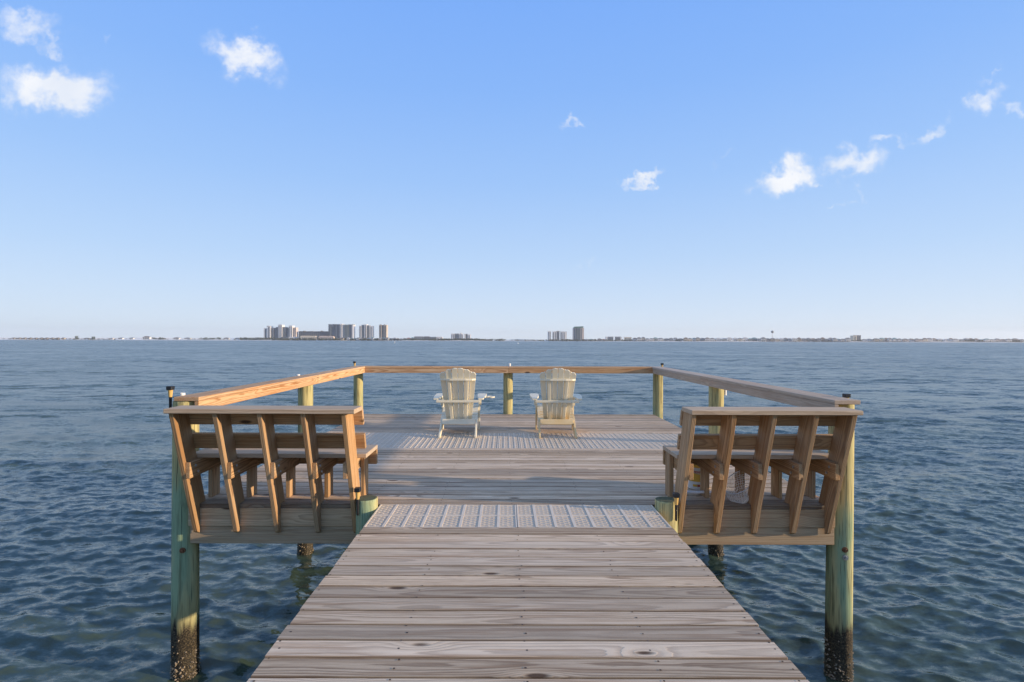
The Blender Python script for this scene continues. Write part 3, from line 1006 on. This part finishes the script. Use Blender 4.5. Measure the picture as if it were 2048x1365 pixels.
# ------------------------------------------------------------------ bucket and net
bk = thing('bait_bucket', 'white plastic bait bucket with yellow and red printed label under bench', 'bucket', (1.93, 5.36, 0))
H = .30
def brad(z):
    return .098 + .02 * z / H
link('pail', smooth(lathe_mesh([(.094, .002), (brad(.01), .012), (brad(H - .03), H - .03), (brad(H) + .006, H - .028), (brad(H) + .006, H), (brad(H) - .002, H), (brad(H) - .006, H - .02), (.094, .012)], 28)), M_WHITE, bk)
def band(name, z0, z1, a0, a1, mat, off=.0012):
    bm = bmesh.new()
    n = 16
    r0, r1 = brad(z0) + off, brad(z1) + off
    lo = [bm.verts.new((r0 * math.cos(a0 + (a1 - a0) * k / n), r0 * math.sin(a0 + (a1 - a0) * k / n), z0)) for k in range(n + 1)]
    hi = [bm.verts.new((r1 * math.cos(a0 + (a1 - a0) * k / n), r1 * math.sin(a0 + (a1 - a0) * k / n), z1)) for k in range(n + 1)]
    for k in range(n):
        bm.faces.new((lo[k], lo[k + 1], hi[k + 1], hi[k]))
    return link(name, bm_mesh(bm, name), mat, bk)
band('label_band', .225, .262, R(-170), R(-30), M_YEL)
band('label_panel', .085, .17, R(-170), R(-80), M_YEL)
band('label_stripe', .172, .192, R(-165), R(-75), M_RED)
band('label_panel', .035, .058, R(-135), R(-112), M_YEL)
band('label_panel', .035, .058, R(-111), R(-88), M_RED)
# curved lettering
def letters(txt, z, size, a_mid, mat):
    cu_ = bpy.data.curves.new('letters', 'FONT')
    cu_.body = txt
    cu_.size = size
    cu_.align_x = 'CENTER'
    cu_.extrude = .0003
    tmp = bpy.data.objects.new('tmp', cu_)
    COL.objects.link(tmp)
    dg = bpy.context.evaluated_depsgraph_get()
    me = bpy.data.meshes.new_from_object(tmp.evaluated_get(dg))
    bpy.data.objects.remove(tmp)
    for v in me.vertices:
        zz = z + v.co.y
        rr = brad(zz) + .0018 + max(0, v.co.z)
        a = a_mid + v.co.x / brad(z)
        v.co = (rr * math.cos(a), rr * math.sin(a), zz)
    me.materials.clear()
    me.materials.append(mat)
    link('lettering', me, mat, bk)
letters('BACKD', .174, .022, R(-120), M_WHITE)
bm = bmesh.new()
tube_bm(bm, [((brad(H) + .008) * math.cos(a), -.10 * math.sin(a) * 1.1 , H - .04 - .10 * math.sin(a)) for a in [math.pi * k / 14 for k in range(15)]], .0025, 6)
link('bail_handle', bm_mesh(bm, 'bail'), M_STEEL, bk)

net = thing('dip_net', 'aluminium handled landing net with pale mesh bag lying under bench', 'net', (2.15, 5.0, 0))
NO = Vector((2.15, 5.0, 0))
bm = bmesh.new()
hb = Vector((2.045, 4.965, .075)) - NO
tube_bm(bm, [Vector((1.62, 5.13, .022)) - NO, Vector((1.83, 5.05, .045)) - NO, hb], .0125, 10)
hd = link('handle', smooth(bm_mesh(bm, 'handle')), M_ALU, net)
# hoop: leaning ring
hc = Vector((2.165, 4.955, .165)) - NO
hu = Vector((.80, -.05, .60)).normalized()
hv = Vector((-.28, .75, .40))
hv = (hv - hu * hv.dot(hu)).normalized()
hn = hu.cross(hv)
bm = bmesh.new()
ring = [hc + hu * .145 * math.cos(k * math.pi / 14) + hv * .10 * math.sin(k * math.pi / 14) for k in range(29)]
tube_bm(bm, ring, .005, 6, False)
link('hoop', smooth(bm_mesh(bm, 'hoop')), M_ALU, net)
bm = bmesh.new()
rows = []
for i in range(13):
    f = i / 12
    k_ = math.cos(f * math.pi / 2) ** .55 if f < 1 else .02
    row = []
    for k in range(36):
        a = 2 * math.pi * k / 36
        p = hc + (hu * .145 * math.cos(a) + hv * .10 * math.sin(a)) * max(k_, .03)
        drop = Vector((-.01, -.10, -.165)) * f
        p = p + drop + Vector((random.uniform(-1, 1), random.uniform(-1, 1), random.uniform(-1, 1))) * .004
        p.z = max(p.z, .003 + random.uniform(0, .003))
        row.append(bm.verts.new(p))
    rows.append(row)
for i in range(12):
    for k in range(36):
        bm.faces.new((rows[i][k], rows[i][(k + 1) % 36], rows[i + 1][(k + 1) % 36], rows[i + 1][k]))
bmesh.ops.wireframe(bm, faces=list(bm.faces), thickness=.0055, use_replace=True, use_even_offset=False, use_boundary=True)
link('net_bag', bm_mesh(bm, 'net_bag'), M_NET, net)

# ------------------------------------------------------------------ far shore
def SX(px, D=SEA_D):
    return (px - VPX) / FPX * D
def SZ(px, py, D=SEA_D):
    hz = VPY + (px - 1011.0) * math.tan(ROLL)
    return CAM_H + (hz - py) / FPX * D
K = SEA_D / FPX     # metres per photo pixel at the shore


def land_h(x, f):
    """dune relief, f from 0 at the beach to 1 inland"""
    px = x / SEA_D * FPX + VPX
    base = 2.5 + 2.2 * math.sin(x * .011) * math.sin(x * .0037 + 1) + 1.5 * math.sin(x * .031)
    lift = 6.0 if px < 540 else 2.0
    return max(.6, (base + lift) * f)

bm = bmesh.new()
xs = np.linspace(-3600, 3600, 720)
ys = [0, 14, 40, 90, 150, 260, 420]
fs = [-.3, .12, .35, .7, 1.0, .9, .7]
rows = []
for yq, fq in zip(ys, fs):
    row = []
    for x in xs:
        wob = 14 * math.sin(x * .006) + 7 * math.sin(x * .023 + 2)
        z = WATER - 1.5 if fq < 0 else WATER + land_h(x, fq) + (random.uniform(-.5, .9) if fq > .3 else 0)
        row.append(bm.verts.new((x, SEA_D + yq + wob, z)))
    rows.append(row)
for i in range(len(ys) - 1):
    for k in range(len(xs) - 1):
        bm.faces.new((rows[i][k], rows[i][k + 1], rows[i + 1][k + 1], rows[i + 1][k]))
M_SAND, t, b = new_mat('white_dune_sand')
wp = t.n('ShaderNodeTexCoord').outputs['Object']
x, y, z = t.sep(wp)
n = t.noise(t.xyz(t.m('MULTIPLY', x, .02), t.m('MULTIPLY', y, .03), t.m('MULTIPLY', z, .2)), 1.0, 5.0)
veg = t.m('MULTIPLY', t.ss(n, .50, .60), t.ss(z, WATER + 1.2, WATER + 3.0))
veg = t.m('MULTIPLY', veg, t.lin(x, -1200, -300, .2, 1.0))
t.set(b.inputs['Base Color'], t.mix(veg, (.84, .80, .72), (.11, .13, .085)))
t.set(b.inputs['Roughness'], .95)
o = link('far_shore', bm_mesh(bm, 'far_shore'), M_SAND)
tag(o, 'low sandy barrier island shore across the bay', None, None, 'structure')


def facade(name, light, glass, fl=3.1, amt=.5):
    """far wall with storey lines"""
    m, t, b = new_mat(name)
    wp = t.n('ShaderNodeNewGeometry').outputs['Position']
    x, y, z = t.sep(wp)
    fr = t.m('FRACT', t.m('DIVIDE', z, fl))
    line = t.ss(fr, .35, .5)
    nb = t.noise(t.xyz(t.m('MULTIPLY', x, .25), 0.0, t.m('MULTIPLY', z, .33)), 1.0, 1.0)
    col = t.mix(t.m('MULTIPLY', line, amt), light, glass)
    col = t.mix(t.m('MULTIPLY', nb, .25), col, glass)
    t.set(b.inputs['Base Color'], col)
    t.set(b.inputs['Roughness'], .7)
    return m


F = {
    'white': facade('white_facade', (.86, .82, .77), (.40, .41, .42), amt=.15),
    'cream': facade('cream_facade', (.78, .68, .52), (.38, .33, .28), amt=.2),
    'grey': facade('grey_facade', (.33, .34, .35), (.16, .18, .20), amt=.4),
    'brown': facade('brown_grey_facade', (.20, .19, .19), (.10, .10, .11), amt=.5),
    'blue': facade('slate_blue_facade', (.20, .23, .26), (.08, .11, .14), amt=.5),
    'tan': facade('tan_facade', (.62, .52, .39), (.24, .2, .17), amt=.3),
    'pink': facade('pinkish_facade', (.66, .55, .48), (.33, .28, .25), amt=.2),
    'green': facade('grey_green_facade', (.25, .29, .28), (.11, .14, .14), amt=.5),
}
M_GLS = plain_mat('dark_window_glass', (.07, .085, .10), .3, .1, .5)
M_ROOFG = plain_mat('green_metal_roof', (.10, .20, .17), .5, .1, .2)
ROOFS = {'grey': plain_mat('grey_roof', (.16, .17, .18), .8, .1, .3), 'brown': plain_mat('brown_roof', (.15, .11, .09), .8, .1, .3),
         'red': plain_mat('red_roof', (.26, .10, .08), .8, .1, .3), 'pale': plain_mat('pale_roof', (.45, .45, .44), .8, .1, .3),
         'teal': plain_mat('teal_roof', (.12, .24, .25), .8, .1, .3)}


def tower(label, cat, bays, depth=26.0, y_off=60.0, base_py=681.5, group=None, roofs=()):
    """bays: (px0, px1, top_py, facade, set-back m, dark strips)"""
    D = SEA_D + y_off
    kk = D / FPX
    x_mid = SX((bays[0][0] + bays[-1][1]) / 2, D)
    t = thing('apartment_tower' if cat == 'tower' else 'apartment_building', label, cat, (x_mid, D, WATER + 2.0), group)
    org = t.location
    for (p0, p1, tp, fc, sb, ns) in bays:
        x0, x1 = SX(p0, D), SX(p1, D)
        z1 = SZ((p0 + p1) / 2, tp, D)
        box_obj('wall', t, x0, x1, D + sb, D + depth + sb * .3, WATER + 1.2, z1, F[fc], org)
        wdt = x1 - x0
        for k in range(ns):
            cx_ = x0 + wdt * (k + .5) / ns
            hw = wdt / ns * (.15 if fc in ('white', 'cream', 'pink') else .22)
            box_obj('window_strip', t, cx_ - hw, cx_ + hw, D + sb - .35, D + sb + .6, WATER + 5.0, z1 - 2.5, M_GLS, org)
        box_obj('parapet', t, x0 - .5, x1 + .5, D + sb - .6, D + depth + sb * .3 + .5, z1 - .02, z1 + 1.3, F[fc], org)
    for (p0, p1, y0_, y1_, fc) in roofs:
        box_obj('roof_block', t, SX(p0, D), SX(p1, D), D + 4, D + 16, SZ(p0, y1_, D) - .5, SZ(p0, y0_, D), F[fc], org)
    return t


tower('stepped pale tower with a rooftop crane-like frame at end of the tower row', 'tower',
      [(527, 534.5, 657.5, 'white', 2, 1), (534.7, 541, 653.5, 'white', 0, 1), (541.3, 546.5, 656.5, 'grey', 3, 2)], roofs=[(533, 537, 652, 654, 'grey')])
tower('stepped pale tower, tallest of three white ones at row end', 'tower',
      [(551, 556, 655, 'grey', 3, 1), (556.2, 564, 650.7, 'white', 0, 2), (564.2, 570, 655, 'grey', 3, 2)], roofs=[(557, 560.5, 649.5, 652, 'grey')])
tower('stepped pale tower next to the long brown hotel block', 'tower',
      [(573, 577.5, 656, 'grey', 3, 1), (577.7, 584.5, 652.6, 'white', 0, 2), (584.7, 591.5, 656, 'pink', 3, 2)], roofs=[(578.5, 581, 651.5, 653, 'grey')])
tower('long low brown-grey hotel block beside the slate blue tower', 'building', [(595.5, 656, 663.6, 'brown', 10, 16)], depth=22, roofs=[(605, 608.5, 662, 664, 'brown'), (622, 625, 662.6, 664, 'brown'), (641, 644, 662, 664, 'brown')])
tower('dark slate blue tower with three rounded bays', 'tower',
      [(656.3, 661, 649.5, 'blue', 3, 2), (661.2, 669, 653, 'blue', 6, 2), (669.2, 676, 649.5, 'blue', 3, 2)], roofs=[(663.5, 667.5, 648.5, 653.5, 'blue')])
tower('slim white tower between two dark towers', 'tower', [(680, 684, 649, 'white', 0, 1), (684.2, 688, 650, 'white', 2, 1)])
tower('broad grey-green tower with one pale end bay', 'tower',
      [(688.3, 696, 650.3, 'green', 0, 2), (696.2, 703.5, 650, 'blue', 2, 2), (703.7, 707, 650.2, 'white', 0, 0)], roofs=[(704.5, 707.6, 649, 650.5, 'grey')])
tower('pale tower with two dark grey bays beside a lower white wing', 'tower',
      [(718, 722.5, 652.5, 'white', 0, 1), (722.7, 728, 650.7, 'grey', 1.5, 2), (728.2, 733, 650, 'white', 0, 1), (733.2, 738, 651.5, 'grey', 2, 2), (738.2, 745, 653, 'white', 4, 2)])
tower('tan tower with a dark central bay standing alone', 'tower',
      [(758, 763, 650.8, 'tan', 0, 1), (763.2, 767.4, 651.3, 'brown', 2, 1), (767.6, 773, 651, 'tan', 0, 1)], roofs=[(759.5, 762, 649.2, 651.5, 'grey'), (766.5, 769.5, 649.2, 651.5, 'grey')])
tower('mid rise pale condominium with one dark bay', 'building', [(902, 909, 668.3, 'white', 0, 2), (909.2, 917, 668.3, 'grey', 1, 3)], depth=20)
tower('white condominium with an arched top', 'building', [(917.5, 920, 668.5, 'white', 0, 1), (920.2, 923, 666.8, 'white', 0, 1), (923.2, 925.5, 668.5, 'white', 0, 1)], depth=20)
tower('small mid rise condominium with a dark middle', 'building', [(928.5, 931.3, 669.2, 'white', 0, 0), (931.5, 934.6, 669, 'blue', 1, 1), (934.8, 941, 670, 'white', 1, 2)], depth=20)
tower('narrow pale tower, smallest of the trio near the green roof', 'tower', [(1096, 1102, 663.6, 'white', 0, 2)], depth=20)
tower('broad striped white tower in the middle of a trio', 'tower', [(1105.5, 1113, 664, 'white', 0, 2), (1113.2, 1119, 663.3, 'grey', 1, 2)], depth=22, roofs=[(1116, 1119, 661.8, 663.6, 'white')])
tower('striped white tower with pale end wall nearest the green roof', 'tower', [(1121.5, 1130, 664, 'white', 0, 3), (1130.2, 1133.5, 664, 'white', 1, 0)], depth=22)
gt = tower('tall pinkish tower with a sloping green metal roof', 'tower',
           [(1147, 1152, 657.5, 'pink', 3, 1), (1152.2, 1161, 656.3, 'green', 0, 3), (1161.2, 1165.3, 656.3, 'pink', 1, 1), (1165.5, 1168, 657, 'pink', 2, 0)], depth=30)
D = SEA_D + 60
pts = [(SX(1147, D), SZ(1147, 657.6, D)), (SX(1149.5, D), SZ(1149, 653.6, D)), (SX(1166.5, D), SZ(1166, 653.2, D)), (SX(1167, D), SZ(1166, 655, D)), (SX(1165.5, D), SZ(1165, 656.2, D)), (SX(1152, D), SZ(1152, 656.2, D))]
me = prism_mesh([(p[0] - gt.location.x, p[1] - gt.location.z) for p in pts], -31, 1.5)
link('roof', me, M_ROOFG, gt, Matrix(((1, 0, 0, 0), (0, 0, -1, 0), (0, 1, 0, 0), (0, 0, 0, 1))))
tower('low grey apartment block with dark corner posts', 'building', [(1212, 1215, 674.3, 'white', 0, 0), (1215.2, 1227, 674.3, 'grey', 1, 5)], depth=18)
tower('low grey apartment block with pale end wall', 'building', [(1231.5, 1241, 674.3, 'grey', 0, 4), (1241.2, 1244, 674.8, 'white', 1, 0)], depth=18)
tower('low cream apartment block among shore trees', 'building', [(1250, 1263, 675.3, 'cream', 0, 5)], depth=18)
tower('lone square tower of cream and brown halves', 'tower', [(1707, 1713.5, 672.2, 'cream', 0, 1), (1714, 1722, 671.6, 'brown', 1, 2)], depth=22, roofs=[(1711.5, 1713.5, 670.6, 672.4, 'grey')])
tower('low teal and white hall behind the beach', 'building', [(562, 577, 675, 'blue', 0, 3), (577.2, 594, 675, 'white', 2, 3)], depth=18, y_off=45)
# cream terraces with a row of gables
def terrace(label, p0, p1, top, n, fc):
    t = tower(label, 'building', [(p0, p1, top + 1.5, fc, 0, n)], depth=16, y_off=42)
    D = SEA_D + 42
    for k in range(n):
        a, b_ = SX(p0 + (p1 - p0) * k / n, D), SX(p0 + (p1 - p0) * (k + 1) / n, D)
        z0, z1 = SZ(p0, top + 1.5, D) + 1.28, SZ(p0, top - .3, D) + 1.0
        me = prism_mesh([(a - t.location.x, z0 - t.location.z), (b_ - t.location.x, z0 - t.location.z), ((a + b_) / 2 - t.location.x, z1 - t.location.z)], -16, .6)
        link('gable', me, F[fc], t, Matrix(((1, 0, 0, 0), (0, 0, -1, 0), (0, 1, 0, 0), (0, 0, 0, 1))))
terrace('cream terrace with a row of small gables below the brown hotel', 600, 632, 673, 9, 'cream')
terrace('pinkish terrace with a row of small gables below the slate tower', 637, 667, 673.3, 8, 'pink')
terrace('dark grey terrace of gabled flats by the beach', 828, 847, 673.5, 5, 'grey')
terrace('brown terrace of gabled flats by the beach', 848, 859, 673.5, 3, 'brown')
terrace('slate terrace of gabled flats by the beach', 859.5, 872, 674.5, 4, 'blue')
terrace('white terrace of gabled flats by the beach', 873, 885, 674, 2, 'white')

# beach houses
WALLS = {'white': F['white'], 'cream': F['cream'], 'grey': F['grey'], 'pinkish': F['pink'], 'tan': F['tan']}


def zone(px):
    if px < 140:
        return 'row of identical shelters on the bare end dunes'
    if px < 500:
        return 'bare white dunes before the tower row'
    if px < 720:
        return 'shore below the slate blue tower'
    if px < 830:
        return 'shore below the tan tower'
    if px < 1000:
        return 'spit past the arched white condominium'
    if px < 1250:
        return 'shore beside the green roofed tower'
    if px < 1420:
        return 'wooded shore past the cream apartment block'
    if px < 1535:
        return 'wooded shore just before the water tower'
    if px < 1705:
        return 'shore between water tower and lone square tower'
    if px < 1880:
        return 'shore just past the lone square tower'
    return 'darkest wooded end of the shore'


def house(px, wpx, top, wall, roof, dy=35.0, stilts=True):
    D = SEA_D + dy
    x0, x1 = SX(px - wpx / 2, D), SX(px + wpx / 2, D)
    zt = SZ(px, top, D)
    zb = WATER + 2.0
    lab = 'small %s house, %s roof, %s' % (wall, roof, zone(px))
    t = thing('beach_house', lab, 'house', ((x0 + x1) / 2, D, zb), '%s houses with %s roofs, %s' % (wall, roof, zone(px)))
    org = t.location
    hgt = zt - zb
    eave = zb + hgt * .68
    z0 = zb + (hgt * .22 if stilts else 0)
    w_ = x1 - x0
    if stilts:
        for s in (.08, .5, .92):
            box_obj('stilt', t, x0 + w_ * s - .4, x0 + w_ * s + .4, D + .5, D + 1.3, zb - 1.5, z0 + .01, WALLS[wall], org)
        box_obj('undercroft', t, x0 + w_ * .2, x1 - w_ * .2, D + 4, D + 9, zb - 1.5, z0 + .01, M_GLS, org)
    box_obj('wall', t, x0, x1, D, D + 11, z0, eave, WALLS[wall], org)
    for s in (.2, .5, .8):
        box_obj('window', t, x0 + w_ * s - w_ * .07, x0 + w_ * s + w_ * .07, D - .25, D + .3, z0 + (eave - z0) * .3, z0 + (eave - z0) * .8, M_GLS, org)
    bm = bmesh.new()
    ov = 1.0
    bs = [bm.verts.new((q[0] - org.x, q[1] - org.y, eave - org.z)) for q in ((x0 - ov, D - ov), (x1 + ov, D - ov), (x1 + ov, D + 11 + ov), (x0 - ov, D + 11 + ov))]
    rd = [bm.verts.new((q - org.x, D + 5.5 - org.y, zt - org.z)) for q in (x0 + w_ * .3, x1 - w_ * .3)]
    bm.faces.new((bs[0], bs[1], rd[1], rd[0]))
    bm.faces.new((bs[1], bs[2], rd[1]))
    bm.faces.new((bs[2], bs[3], rd[0], rd[1]))
    bm.faces.new((bs[3], bs[0], rd[0]))
    bm.faces.new(bs[::-1])
    link('roof', bm_mesh(bm, 'roof'), ROOFS[roof], t)


hs = random.Random(5)
wl, rf = list(WALLS), list(ROOFS)
def row_houses(p0, p1, step, top0, top1, w0, w1):
    p = p0
    while p < p1:
        wd = hs.uniform(w0, w1)
        hor = (p - 1011) * math.tan(ROLL)
        house(p + wd / 2, wd, hs.uniform(top0, top1) + hor, hs.choices(wl, (5, 2, 2, 2, 1))[0], hs.choices(rf, (5, 3, .6, 2, 1))[0], hs.uniform(16, 34))
        p += wd + hs.uniform(.3, step)
row_houses(670, 716, 1.5, 676, 677.5, 4, 7)
row_houses(722, 826, 2.0, 675.3, 677.5, 4.5, 8)
row_houses(944, 985, 6, 678.2, 679, 4, 6)
row_houses(1170, 1210, 3, 676.5, 678.5, 5, 8)
row_houses(1266, 1700, 2.0, 673.4, 676.4, 6, 11)
row_houses(1726, 2046, 4.0, 673.8, 676.6, 6, 11)
for p in range(26, 136, 11):
    house(p, 5.5, 679.2 - 2.4 + (p - 1011) * math.tan(ROLL) + 1.2, 'tan', 'brown', 22, True)
for (p, wd, tp) in ((292, 14, 674.2), (240, 9, 677), (262, 8, 676.8), (352, 12, 676.6), (374, 12, 677), (452, 10, 677), (474, 9, 677.3), (172, 10, 677.5), (222, 7, 677.6)):
    house(p, wd, tp - 1.4, 'white', 'grey' if p % 4 else 'brown', 35, False)

# water tower
D = SEA_D + 90
wx = SX(1544.7, D)
zt, zb = SZ(1544, 661.5, D), WATER + 2
wtw = thing('water_tower', 'white ball-topped water tower rising above the shore houses', 'water tower', (wx, D, zb))
rb = 2.9 * K
hz = zt - zb
ball = [(rb * math.sin(a) * 1.0, hz - rb * .95 + rb * .95 * -math.cos(a)) for a in [math.pi * k / 10 for k in range(1, 10)]]
link('tank', smooth(lathe_mesh([(1.0, hz - rb * 1.95)] + ball + [(.3, hz)], 18)), F['grey'], wtw)
link('stem', lathe_mesh([(3.0, 0), (1.3, 8), (1.0, hz - rb * 1.9)], 10), F['white'], wtw)

# shore trees: one far-off mass of scrub and pines
def foliage_mat(name, a, b_):
    m, t, bs = new_mat(name)
    wp = t.n('ShaderNodeNewGeometry').outputs['Position']
    n = t.noise(wp, .12, 4.0)
    t.set(bs.inputs['Base Color'], t.mix(n, a, b_))
    t.set(bs.inputs['Roughness'], .95)
    return m
M_SCRUB = foliage_mat('coastal_scrub', (.05, .065, .04), (.12, .13, .08))
bm = bmesh.new()
fr = random.Random(3)
def clump(px, top, wpx, D):
    x = SX(px, D)
    zt_ = SZ(px, top, D)
    zb_ = WATER + 1.5
    if zt_ < zb_ + 1:
        return
    for k in range(26):
        c = Vector((x + fr.gauss(0, wpx * K * .3), D + fr.uniform(-4, 4), fr.uniform(zb_, zt_)))
        s = fr.uniform(.7, 1.9)
        a = Vector((fr.uniform(-1, 1), fr.uniform(-1, 1), fr.uniform(-1, 1))).normalized()
        q = a.orthogonal().normalized()
        r_ = a.cross(q)
        vs = [bm.verts.new(c + q * s * math.cos(j * 1.2566) * fr.uniform(.6, 1.2) + r_ * s * math.sin(j * 1.2566) * fr.uniform(.6, 1.2)) for j in range(5)]
        bm.faces.new(vs)
def trees(p0, p1, dens, t0, t1, dy0=20, dy1=60):
    for i in range(int((p1 - p0) * dens)):
        p = fr.uniform(p0, p1)
        clump(p, fr.uniform(t0, t1) + (p - 1011) * math.tan(ROLL), fr.uniform(2, 6), SEA_D + fr.uniform(dy0, dy1))
trees(0, 480, .22, 679.3, 680.5)
trees(305, 332, .9, 676.8, 679.5)
trees(400, 446, .8, 676.4, 679.5)
trees(480, 565, 1.5, 676, 679.5)
trees(150, 156, 1.5, 674.5, 677)
trees(184, 190, 1.2, 675, 677.5)
trees(560, 830, 1.1, 677.5, 680, 18, 40)
trees(830, 1010, .9, 678, 680, 18, 40)
trees(880, 960, 1.2, 677.2, 679, 25, 45)
trees(1020, 1100, .5, 679.6, 680.6)
trees(1100, 1215, .9, 678.3, 680.3)
trees(1215, 1720, 1.1, 678.2, 681.0, 30, 75)
trees(1720, 2046, 1.3, 677.6, 680.6, 30, 75)
trees(1900, 2046, 1.8, 677.2, 679.2, 26, 40)
tag(link('shore_scrub', bm_mesh(bm, 'shore_scrub'), M_SCRUB), 'dark green scrub and pines along the far shore', 'trees', None, 'stuff')

# channel marker, buoy, boat
def onwater(px, py):
    hz = VPY + (px - 1011) * math.tan(ROLL)
    D = FPX * (CAM_H - WATER) / (py - hz)
    return SX(px, D), D
x_, D_ = onwater(789.6, 687.2)
mk = thing('channel_marker', 'dark channel marker post standing in the bay', 'marker', (x_, D_, WATER))
link('post', lathe_mesh([(.17, -1.5), (.15, 2.2)], 10), M_WHITE, mk)
link('post_top', lathe_mesh([(.16, 2.2), (.15, 4.0), (.05, 4.1)], 10), M_BLACK, mk)
bm = bmesh.new()
add_box(bm, -.4, .4, -.28, -.22, 2.7, 3.7)
link('daymark', bm_mesh(bm, 'daymark'), M_BLACK, mk)
x_, D_ = onwater(1036, 688.0)
by = thing('buoy', 'small white buoy floating in the bay', 'buoy', (x_, D_, WATER))
link('float', smooth(lathe_mesh([(.1, -.3), (.42, -.1), (.45, .3), (.25, .55), (.16, .6), (.13, 1.25), (.02, 1.32)], 12)), M_WHITE, by)
D_ = SEA_D - 60
bo = thing('motor_boat', 'white motor boat moored off the far shore', 'boat', (SX(1465, D_), D_, WATER))
me = prism_mesh([(-12, .0), (11, .0), (13.5, 3.2), (-12, 2.6)], -2, 2, .15)
link('hull', me, M_WHITE, bo, Matrix(((1, 0, 0, 0), (0, 0, -1, 0), (0, 1, 0, -.3), (0, 0, 0, 1))))
me = prism_mesh([(-7, 2.5), (4, 2.6), (2.5, 5.2), (-6, 5.2)], -1.4, 1.4, .1)
link('cabin', me, M_WHITE, bo, Matrix(((1, 0, 0, 0), (0, 0, -1, 0), (0, 1, 0, -.3), (0, 0, 0, 1))))

# ------------------------------------------------------------------ sea haze
bm = bmesh.new()
add_box(bm, -5600, 5600, -5600, 5600, WATER - 2.6, 95.0)
M_HAZE = bpy.data.materials.new('sea_haze')
M_HAZE.use_nodes = True
M_HAZE.node_tree.nodes.clear()
t = NT(M_HAZE.node_tree)
pv_ = t.n('ShaderNodeVolumePrincipled', {'Color': (.92, .95, 1.0, 1.0), 'Density': 8.5e-5, 'Anisotropy': 0.2})
t.n('ShaderNodeOutputMaterial', {'Volume': pv_.outputs[0]})
tag(link('haze', bm_mesh(bm, 'haze'), M_HAZE), 'thin pale sea haze over the bay', 'haze', None, 'stuff')
